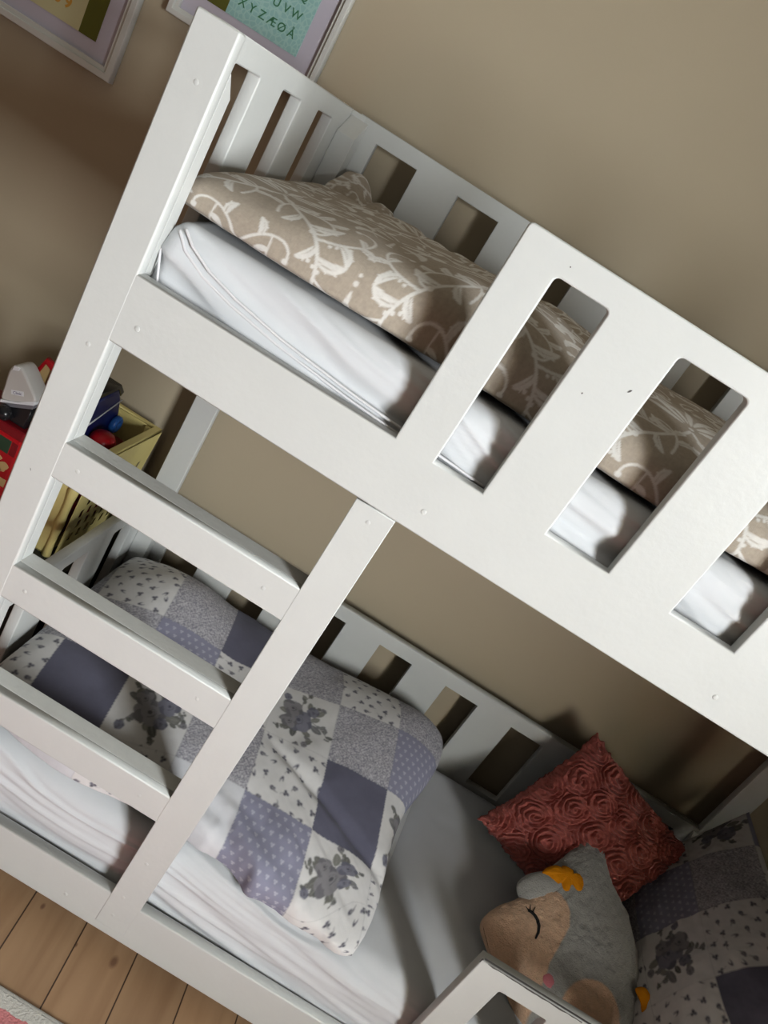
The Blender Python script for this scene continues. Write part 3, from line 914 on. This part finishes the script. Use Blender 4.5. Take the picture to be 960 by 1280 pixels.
for (cx, cy, ph, sg) in cent:
    d = np.hypot(wx - cx, wy - cy); th = np.arctan2(wy - cy, wx - cx)
    s = (d / 0.062 + sg * (th + ph) / (2 * math.pi) + 0.45 * fbm(wx * 9, wy * 9, 73, 2))
    f = s - np.floor(s)
    prof = np.where(f < 0.75, f / 0.75, (1 - f) / 0.25)
    val = prof * 0.015 * sstep(0.0, 0.05, d) + 0.016 * np.exp(-(d / 0.15) ** 2)
    mk = d < best
    rl[mk] = val[mk]; best[mk] = d[mk]
rl = rl + 0.006 * fbm(A * 22, B * 22, 75, 2)
em = (1 - np.maximum(np.abs(A), np.abs(B)) ** 8)
fray = 0.045 * fbm(A * 16, B * 16, 77, 3) * np.maximum(np.abs(A), np.abs(B)) ** 6
top = place(sx * (1 + fray), sy * (1 + fray), hh + rl * (0.25 + 0.75 * em), Cc, eu, ev, en)
bot = place(sx * (1 + fray), sy * (1 + fray), -hh * 0.6, Cc, eu, ev, en)
for g in (top, bot):
    g[..., 2] = np.maximum(g[..., 2], 0.296 + 0.02 * np.maximum(0, 0.296 - g[..., 2]))
pc = grid_mesh('rose_cushion', [(top, None), (bot, None)], M['rose'])
thing(pc, 'salmon pink cushion covered in fabric roses leaning on the back panel of the lower bunk', 'cushion')

# navy cushion behind it
A, B, sx, sy, hh = cushion(60, 0.035, 0.04, 0.1, 62)
C2 = Cc - en * 0.066 + np.array((0.105, -0.040, -0.075))
nb = [place(sx, sy, hh, C2, eu * 0.72, ev * 0.8, en), place(sx, sy, -hh * 0.4, C2, eu * 0.72, ev * 0.8, en)]
for g in nb:
    g[..., 2] = np.maximum(g[..., 2], 0.294)
nc = grid_mesh('navy_cushion', [(g, None) for g in nb], M['navy'])
thing(nc, 'dark navy cushion just showing from behind the pink rose cushion', 'cushion')

# patchwork pillow against the foot board
A, B, sx, sy, hh = cushion(330, 0.055, 0.03, 0.25, 63)
pA, pB, pC = np.array((1.168, 0.655, 0.672)), np.array((1.168, 0.085, 0.672)), np.array((1.030, 0.650, 0.292))
eu = (pB - pA) / 2; ev = (pA - pC) / 2
en = np.cross(ev, eu); en /= np.linalg.norm(en)
if en[0] > 0: en = -en
Cc2 = (pB + pC) / 2
hh2 = hh + 0.004 * fbm(A * 7, B * 5, 64, 3) * (1 - np.maximum(abs(A), abs(B)) ** 6)
p4 = (A + 1) * np.linalg.norm(eu) / 0.155 + 0.25; q4 = (B + 1) * np.linalg.norm(ev) / 0.15 + 0.35
pcells = {(0, 2): 'f', (0, 1): 'w', (0, 0): 'd', (1, 2): 'g', (1, 1): 'd', (1, 0): 'r', (2, 2): 'f', (2, 1): 'r', (2, 0): 'f', (3, 2): 's', (3, 1): 's', (3, 0): 'g', (4, 2): 'r'}
pcells.update({(0, 2): 'r', (0, 1): 'f', (0, 0): 'g', (1, 2): 'g', (1, 1): 'd', (1, 0): 'g', (2, 2): 'f', (2, 1): 'r', (2, 0): 'f', (3, 2): 's', (3, 1): 'f', (3, 0): 'r'})
pw = grid_mesh('pillow', [(place(sx, sy, hh2, Cc2, eu, ev, en), patchwork(p4, q4, pcells)), (place(sx, sy, -hh * 0.5, Cc2, eu, ev, en), patchwork(p4, q4, pcells))], M['cloth'])
thing(pw, 'floral patchwork pillow propped at the foot end of the lower bunk', 'pillow')

# ------------------------------------------------------------------ plush animal
def smooth_loop(pts, n):
    pts = np.array(pts, float); m_ = len(pts)
    out = []
    for i in range(m_):
        p0, p1, p2, p3 = pts[i - 1], pts[i], pts[(i + 1) % m_], pts[(i + 2) % m_]
        for k in range(n):
            t = k / n
            out.append(0.5 * ((2 * p1) + (-p0 + p2) * t + (2 * p0 - 5 * p1 + 4 * p2 - p3) * t * t + (-p0 + 3 * p1 - 3 * p2 + p3) * t ** 3))
    return np.array(out)
GREY = np.array(lin(168, 166, 160)); FACE = np.array(lin(222, 184, 152))
TILT, TY = 0.45, 0.20
def tilt(x, y):
    return TILT * (y - TY)
def tilted(outline, dz):
    return lambda x, y: tilt(x, y) + dz
body_ol = [(0.852, 0.510), (0.889, 0.500), (0.920, 0.451), (0.972, 0.409), (1.010, 0.350), (1.030, 0.290), (1.030, 0.215), (0.985, 0.140), (0.905, 0.090), (0.830, 0.092),
           (0.772, 0.130), (0.722, 0.168), (0.678, 0.210), (0.656, 0.243), (0.675, 0.276), (0.717, 0.316), (0.748, 0.375), (0.793, 0.438), (0.824, 0.485)]
FBX = [-0.10, 0.150, 0.187, 0.217, 0.250, 0.290, 0.323, 0.346, 0.40]
FBV = [0.79, 0.795, 0.802, 0.804, 0.814, 0.826, 0.823, 0.800, 0.70]
def pcol(x, y):
    f = sstep(0.0025, -0.0025, x - np.interp(y, FBX, FBV)) * sstep(0.352, 0.347, y + 0.05 * (x - 0.75))
    g = sstep(0.0025, -0.0025, np.hypot(x - 0.922, y - 0.150) - 0.080)
    k = np.maximum(f, g)[..., None]
    return GREY * (1 - k) + FACE * k
def body(name, outline, center, z0, h, mt, parent=None, colf=None, nr=40, rough=0.0, seed=0, bump=0.0, low=None):
    """rounded stuffed shape lying on the slope z = z0 + tilt(y); its underside reaches down to `low`"""
    O = smooth_loop(outline, 14); O = np.vstack([O, O[:1]])
    r = np.sin(np.linspace(0, 1, nr) * math.pi / 2); c = np.array(center)
    Pxy = c + (O[:, None, :] - c) * r[None, :, None]
    dome = np.maximum(1 - r ** 2, 0)[None, :] ** 0.5 * np.ones((len(O), 1))
    base = z0 + tilt(Pxy[..., 0], Pxy[..., 1])
    z = base + h * dome
    if bump: z = z + bump * fbm(Pxy[..., 0] * 9, Pxy[..., 1] * 9, seed + 2, 3) * (1 - r ** 4)[None, :]
    if rough: z = z + rough * fbm(Pxy[..., 0] * 70, Pxy[..., 1] * 70, seed, 3)
    P = np.stack([Pxy[..., 0], Pxy[..., 1], z], -1)
    Q = P.copy()
    if low is None: Q[..., 2] = base - 0.3 * h * dome
    else: Q[..., 2] = np.minimum(base, base * (1 - dome ** 0.6) + low * dome ** 0.6)
    Cc = None if colf is None else colf(P[..., 0], P[..., 1])
    return grid_mesh(name, [(P[:, ::-1], None if Cc is None else Cc[:, ::-1]), (Q, Cc)], mt, parent)
plush = body('plush_animal', body_ol, (0.86, 0.28), 0.322, 0.042, M['plush'], None, pcol, 120, 0.004, 5, 0.012, 0.292)
thing(plush, 'grey plush animal cushion with peach face and sleeping eye lying below the rose cushion', 'plush toy')
bvs = plush.data.vertices
co_ = np.empty(len(bvs) * 3, np.float32); bvs.foreach_get('co', co_); co_ = co_.reshape(-1, 3)[:len(bvs) // 2]
def surf(x, y):
    d = (co_[:, 0] - x) ** 2 + (co_[:, 1] - y) ** 2
    return float(co_[np.argmin(d), 2])
body('ear', [(0.703, 0.330), (0.722, 0.362), (0.774, 0.392), (0.824, 0.400), (0.819, 0.368), (0.774, 0.326), (0.729, 0.306)], (0.765, 0.352), 0.330, 0.026, M['plush'], plush,
     lambda x, y: np.ones(x.shape + (3,)) * GREY * 1.02, 24, 0.002, 6)
T1 = [(0.744, 0.366), (0.752, 0.381), (0.769, 0.393), (0.779, 0.388), (0.787, 0.402), (0.809, 0.404), (0.818, 0.396), (0.829, 0.404), (0.845, 0.393), (0.846, 0.374), (0.834, 0.366), (0.818, 0.372), (0.812, 0.358), (0.801, 0.356), (0.792, 0.366), (0.783, 0.360), (0.767, 0.360), (0.758, 0.366)]
T2 = [(0.996, 0.252), (1.012, 0.262), (1.022, 0.256), (1.036, 0.260), (1.044, 0.250), (1.054, 0.250), (1.066, 0.236), (1.050, 0.216), (1.033, 0.216), (1.026, 0.226), (1.018, 0.222), (1.012, 0.236)]
for ol_, cc, dz in ((T1, (0.800, 0.382), 0.350), (T2, (1.032, 0.238), 0.366)):
    o = body('felt_tuft', ol_, cc, dz, 0.014, M['felt'], plush, None, 14, 0.002, 9)
    o['label'] = 'orange felt tuft'
ES = [(0.734, 0.284), (0.742, 0.284), (0.750, 0.280), (0.757, 0.274), (0.762, 0.264), (0.764, 0.252), (0.762, 0.240)]
eye = tube('closed_eye', [(x, y, surf(x, y) + 0.0008) for x, y in ES], [0.0028, 0.0034, 0.0038, 0.0038, 0.0036, 0.003, 0.0018], M['thread'], plush, 8)
for (x, y, dx, dy) in ((0.735, 0.285, -0.008, 0.005), (0.738, 0.286, -0.002, 0.011), (0.744, 0.285, 0.003, 0.011)):
    tube('eyelash', [(x, y, surf(x, y) + 0.0012), (x + dx, y + dy, surf(x + dx, y + dy) + 0.0012)], [0.0014, 0.0006], M['thread'], eye, 6)
CK = [(0.797, 0.190), (0.805, 0.198), (0.816, 0.198), (0.828, 0.188), (0.829, 0.180), (0.814, 0.176), (0.800, 0.180)]
body('cheek', CK, (0.813, 0.187), surf(0.813, 0.187) - tilt(0, 0.187) - 0.002, 0.004, M['pink'], plush, None, 8)

# ------------------------------------------------------------------ pictures on the back wall
def picture(x0, x1, z0, z1, fw, label, parts):
    e = empty('framed_picture', ((x0 + x1) / 2, BACK, z0))
    thing(e, label, 'picture', 'children\'s posters in white frames')
    panel('outer_frame', rect(x0, z0, x1, z1), [rect(x0 + fw * 0.6, z0 + fw * 0.6, x1 - fw * 0.6, z1 - fw * 0.6)], 0.022, front_m(BACK - 0.022), M['frame'], e, 0.002)
    panel('inner_frame', rect(x0 + fw * 0.55, z0 + fw * 0.55, x1 - fw * 0.55, z1 - fw * 0.55), [rect(x0 + fw, z0 + fw, x1 - fw, z1 - fw)], 0.014, front_m(BACK - 0.016), M['frame'], e, 0.001)
    box('mount_board', x0 + fw * 0.8, x1 - fw * 0.8, BACK - 0.006, BACK - 0.001, z0 + fw * 0.8, z1 - fw * 0.8, M['matboard'], e, 0)
    ps = box('poster_print', parts['x0'], parts['x1'], BACK - 0.0075, BACK - 0.006, parts['z0'], parts['z1'], M[parts['mat']], e, 0)
    for (a, b_) in parts['olive']:
        box('olive_border', a, b_, BACK - 0.0076, BACK - 0.006, parts['z0'], parts['z1'], M['olive'], e, 0)
    return e, ps
def glyph(ch, x, z, size, mt, parent, y, ext=0.0002, off=0.0):
    cu = bpy.data.curves.new('t', 'FONT'); cu.body = ch; cu.size = size; cu.align_x = 'CENTER'; cu.extrude = ext; cu.offset = off
    ob = bpy.data.objects.new('t', cu); COL.objects.link(ob)
    me = bpy.data.meshes.new_from_object(ob.evaluated_get(bpy.context.evaluated_depsgraph_get()))
    bpy.data.objects.remove(ob); bpy.data.curves.remove(cu)
    me.transform(MX((x, y, z), (1, 0, 0), (0, 0, 1)))
    me.name = 'letter'
    return new_obj('letter', me, mt, parent)
e2, ps2 = picture(-0.913, -0.568, 1.474, 1.93, 0.020, 'white framed aqua alphabet poster with green letters, partly behind the upper head board',
                  dict(x0=-0.801, x1=-0.629, z0=1.534, z1=1.86, mat='aqua', olive=[(-0.845, -0.801)]))
rows = [('XYZ\u00c6\u00d8\u00c5', 1.5595), ('RSTUVW', 1.5945), ('LMNOPQ', 1.6295), ('FGHIJK', 1.6645), ('ABCDE', 1.6995)]
for s, z in rows:
    for k, ch in enumerate(s):
        glyph(ch, -0.775 + 0.0236 * k + (0 if s[0] == 'X' else -0.006), z, 0.0235, M['letters'], ps2, BACK - 0.0078, 0.0002, 0.0002)
e1, ps1 = picture(-1.318, -0.972, 1.287, 1.745, 0.024, 'white framed cream and olive poster at the far left of the wall',
                  dict(x0=-1.252, x1=-1.080, z0=1.344, z1=1.68, mat='cream', olive=[(-1.080, -1.037)]))
for k, ch in enumerate('789'):
    glyph(ch, -1.172 + 0.0255 * k, 1.3725, 0.030, M['amber'], ps1, BACK - 0.0078, 0.0002, 0.0012)

# ------------------------------------------------------------------ chest, crate and toys left of the head end
CT = 0.386
chest = empty('low_chest', (-0.76, 0.58, 0))
thing(chest, 'dark low chest standing behind the head end under the yellow crate', 'chest')
box('chest_body', -1.02, -0.50, 0.395, 0.765, 0.02, CT - 0.018, M['chest'], chest, 0.003)
box('chest_top', -1.03, -0.493, 0.388, 0.770, CT - 0.018, CT, M['chest'], chest, 0.003)
box('plinth', -1.01, -0.51, 0.405, 0.76, 0.0, 0.02, M['chest'], chest, 0.001)

crate = empty('plastic_crate', (-0.615, 0.56, CT))
thing(crate, 'pale yellow plastic crate with slit holes standing on the dark chest', 'crate')
cx0, cx1, cy0, cy1, cz0, cz1 = -0.672, -0.545, 0.425, 0.735, CT + 0.001, 0.655
hol = []
for j in range(5):
    for i in range(7):
        y = cy0 + 0.055 + 0.034 * i + (0.012 if j % 2 else 0); z = cz0 + 0.045 + 0.034 * j
        hol.append(rect(y - 0.0075, z - 0.0115, y + 0.0075, z + 0.0115))
panel('side_panel', [(cy0 + 0.02, cz0), (cy1 - 0.015, cz0), (cy1, cz1), (cy0, cz1)], hol, 0.0016, MX((cx1 - 0.010, 0, 0), (0, 1, 0), (0.04, 0, 1)) @ Matrix.Identity(4), M['yellow'], crate, 0.0003)
panel('side_panel', [(cy0 + 0.02, cz0), (cy1 - 0.015, cz0), (cy1, cz1), (cy0, cz1)], hol, 0.004, xface_m(cx0 + 0.012), M['yellow'], crate, 0.0008)
hol2 = []
hol3 = [rect(cx0 + 0.035 + 0.03 * i - 0.0045, cz0 + 0.045 + 0.034 * j - 0.011, cx0 + 0.035 + 0.03 * i + 0.0045, cz0 + 0.045 + 0.034 * j + 0.011) for i in range(4) for j in range(5)]
panel('end_panel', [(cx0 + 0.012, cz0), (cx1 - 0.012, cz0), (cx1, cz1), (cx0, cz1)], hol2, 0.004, front_m(cy0 + 0.012), M['yellow'], crate, 0.0008)
panel('end_panel', [(cx0 + 0.012, cz0), (cx1 - 0.012, cz0), (cx1, cz1), (cx0, cz1)], hol2, 0.004, front_m(cy1 - 0.012), M['yellow'], crate, 0.0008)
box('bottom_panel', cx0 + 0.012, cx1 - 0.012, cy0 + 0.012, cy1 - 0.012, cz0, cz0 + 0.004, M['yellow'], crate, 0.001)
panel('rim', [(cx0 - 0.006, cy0 - 0.006), (cx1 + 0.012, cy0 - 0.006), (cx1 + 0.012, cy1 + 0.006), (cx0 - 0.006, cy1 + 0.006)],
      [rect(cx0 + 0.006, cy0 + 0.006, cx1 - 0.006, cy1 - 0.006)], 0.016, MX((0, 0, cz1 + 0.004), (1, 0, 0), (0, 1, 0)), M['yellow'], crate, 0.002)
for (x, y) in ((cx1 - 0.010, cy0 + 0.014), (cx0 + 0.014, cy0 + 0.014), (cx1 - 0.010, cy1 - 0.014), (cx0 + 0.014, cy1 - 0.014)):
    prof = []
    for k in range(10):
        z = cz0 + (cz1 - cz0) * k / 9
        prof.append((0.008 + (0.0025 if k % 3 == 0 else 0.0) + 0.002 * k / 9, z))
    lathe('corner_post', prof, M['yellow'], crate, 16, Matrix.Translation((x, y, 0)))

nt_ = empty('navy_toy', (-0.63, 0.55, 0.60))
thing(nt_, 'navy blue toy with black top and white stripe in the yellow crate', 'toy')
prof = [(0.49, 0.60), (0.655, 0.60), (0.672, 0.66), (0.640, 0.72), (0.612, 0.748), (0.53, 0.742), (0.49, 0.70)]
panel('toy_body', prof, [], 0.045, MX((-0.618, 0, 0), (0, 1, 0), (0, 0, 1)), M['blue'], nt_, 0.008)
panel('black_top', [(0.505, 0.725), (0.53, 0.740), (0.612, 0.747), (0.636, 0.724), (0.645, 0.735), (0.616, 0.760), (0.53, 0.756), (0.497, 0.735)], [], 0.042, MX((-0.620, 0, 0), (0, 1, 0), (0, 0, 1)), M['black'], nt_, 0.003)
tube('white_stripe', [(-0.6165, 0.50, 0.672), (-0.6165, 0.64, 0.716)], 0.0018, M['white'], nt_, 6)
lathe('blue_wheel', [(0.006, 0), (0.020, 0), (0.022, 0.004), (0.022, 0.012), (0.018, 0.016), (0.008, 0.016), (0.007, 0.012)], M['midblue'], nt_, 20, MX((-0.6175, 0.648, 0.650), (0, 1, 0), (0, 0, 1)))
rc = lathe('red_toy_cup', [(0.018, 0.0), (0.027, 0.012), (0.030, 0.030), (0.029, 0.045), (0.022, 0.056), (0.008, 0.060)], M['red'], None, 22, Matrix.Translation((-0.587, 0.555, 0.606)))
thing(rc, 'small round red toy piece in front of the navy toy', 'toy')

dk = box('dark_crate_filler', cx0 + 0.024, cx1 - 0.026, cy0 + 0.030, cy1 - 0.030, cz0 + 0.0045, 0.598, M['darkred'], None, 0.012)  # made-up dark block standing in for the shaded crate interior behind the slits
thing(dk, 'dark red filler block added inside the yellow crate to darken its slits', 'toy')

tb = empty('toy_box', (-0.83, 0.55, CT))
thing(tb, 'red printed toy box with tan patches at the left edge beside the crate', 'toy box')
bx = box('box_body', -0.98, -0.682, 0.404, 0.505, CT + 0.001, 0.622, M['red'], tb, 0.006)
box('lid', -0.984, -0.680, 0.400, 0.509, 0.622, 0.645, M['darkred'], tb, 0.005)
for (x, z, w, h) in ((-0.700, 0.548, 0.010, 0.012), (-0.722, 0.560, 0.012, 0.010), (-0.712, 0.535, 0.010, 0.008), (-0.74, 0.54, 0.012, 0.012)):
    pts = [(min(x + w * math.cos(t) * (1 + 0.3 * math.sin(3 * t)), -0.686), z + h * math.sin(t)) for t in np.linspace(0, 2 * math.pi, 14, endpoint=False)]
    panel('tan_patch', pts, [], 0.002, front_m(0.4035), M['tan'], bx, 0.0003)
panel('tan_band', rect(-0.975, 0.503, -0.684, 0.522), [], 0.002, front_m(0.4035), M['tan'], bx, 0.0003)
panel('green_window', rect(-0.735, 0.580, -0.702, 0.612), [], 0.002, front_m(0.4035), M['green'], bx, 0.0003)
panel('dark_window', rect(-0.700, 0.580, -0.686, 0.612), [], 0.002, front_m(0.4035), M['darkred'], bx, 0.0003)

hv = empty('toy_appliance', (-0.72, 0.44, 0.645))
thing(hv, 'warm grey tapered toy appliance with black base standing on the red toy box', 'toy')
OLA = [(-0.759, 0.680), (-0.764, 0.714), (-0.765, 0.750), (-0.756, 0.765), (-0.742, 0.767), (-0.718, 0.748), (-0.690, 0.717), (-0.724, 0.694)]
panel('body_shell', [tuple(q) for q in smooth_loop(OLA, 4)], [], 0.05, front_m(0.410), M['silver'], hv, 0.005)
panel('seam_band', [(-0.760, 0.672), (-0.691, 0.708), (-0.691, 0.717), (-0.724, 0.696), (-0.760, 0.681)], [], 0.052, front_m(0.409), M['white'], hv, 0.0015)
panel('grey_band', [(-0.758, 0.664), (-0.692, 0.698), (-0.692, 0.709), (-0.758, 0.673)], [], 0.048, front_m(0.411), M['grey'], hv, 0.001)
panel('black_base', [(-0.756, 0.646), (-0.693, 0.646), (-0.693, 0.700), (-0.756, 0.667)], [], 0.044, front_m(0.413), M['black'], hv, 0.003)
panel('hinge_tab', [(-0.758, 0.752), (-0.745, 0.758), (-0.744, 0.765), (-0.757, 0.764)], [], 0.004, front_m(0.4085), M['white'], hv, 0.0005)
STK = MX((-0.731, 0.4093, 0.7125), (1, 0, 0.42), (0, 0, 1))
panel('sticker', rect(-0.014, -0.004, 0.014, 0.006), [], 0.0006, STK, M['white'], hv, 0.0001)
cu = bpy.data.curves.new('t', 'FONT'); cu.body = 'Clinic'; cu.size = 0.0085; cu.align_x = 'CENTER'; cu.extrude = 0.0001
ob = bpy.data.objects.new('t', cu); COL.objects.link(ob)
me = bpy.data.meshes.new_from_object(ob.evaluated_get(bpy.context.evaluated_depsgraph_get()))
bpy.data.objects.remove(ob); bpy.data.curves.remove(cu)
me.transform(STK @ Matrix.Translation((0, -0.0022, 0.0002)))
new_obj('sticker_lettering', me, M['ink'], hv)
lathe('black_knob', [(0.004, -0.016), (0.012, -0.012), (0.0165, -0.004), (0.0165, 0.004), (0.012, 0.012), (0.004, 0.016)], M['black'], hv, 20, MX((-0.738, 0.402, 0.6625), (1, 0, 0), (0, 0, 1)))

lp = empty('red_toy_loop', (-0.73, 0.48, 0.645))
thing(lp, 'red toy frame sticking up behind the grey toy appliance', 'toy')
panel('red_hoop', [(-0.748, 0.646), (-0.708, 0.646), (-0.708, 0.778), (-0.733, 0.786), (-0.752, 0.730)], [[(-0.741, 0.655), (-0.715, 0.655), (-0.715, 0.765), (-0.731, 0.773), (-0.743, 0.728)]], 0.014, front_m(0.472), M['red'], lp, 0.002)
panel('tan_infill', [(-0.7415, 0.654), (-0.7145, 0.654), (-0.7145, 0.766), (-0.731, 0.774), (-0.744, 0.728)], [], 0.004, front_m(0.477), M['tan'], lp, 0.0005)

# ------------------------------------------------------------------ rug
rug = empty('rug', (-0.35, -0.75, 0))
thing(rug, 'pink and cream woven rug with whipped cream border on the floorboards', 'rug')
box('rug_pile', -1.2, 0.5, -1.5, -0.148, 0.0, 0.010, M['rug'], rug, 0.003)
def whip():
    bm = bmesh.new()
    n = 260; k = 8
    for i in range(n):
        x = -0.6 + 0.0042 * i
        ring = []
        for s in range(k):
            t = math.pi * s / (k - 1)
            ring.append([bm.verts.new((x + dx + 0.003 * (s / k), -0.150 + 0.008 * math.sin(t) * 1.0 - 0.004 * math.cos(t) * 0, 0.0055 - 0.0066 * math.cos(math.pi - t) * -1 * 0.8)) for dx in (-0.0019, 0.0, 0.0019)])
        for a_, b_ in zip(ring, ring[1:]):
            bm.faces.new((a_[0], a_[1], b_[1], b_[0])); bm.faces.new((a_[1], a_[2], b_[2], b_[1]))
    return bm
M['whip'] = mat('cream_whip_stitch', lin(214, 209, 200), 0.95, 0.4, 600)
wh = bm_obj('border_stitching', whip(), M['whip'], rug, 0, True)
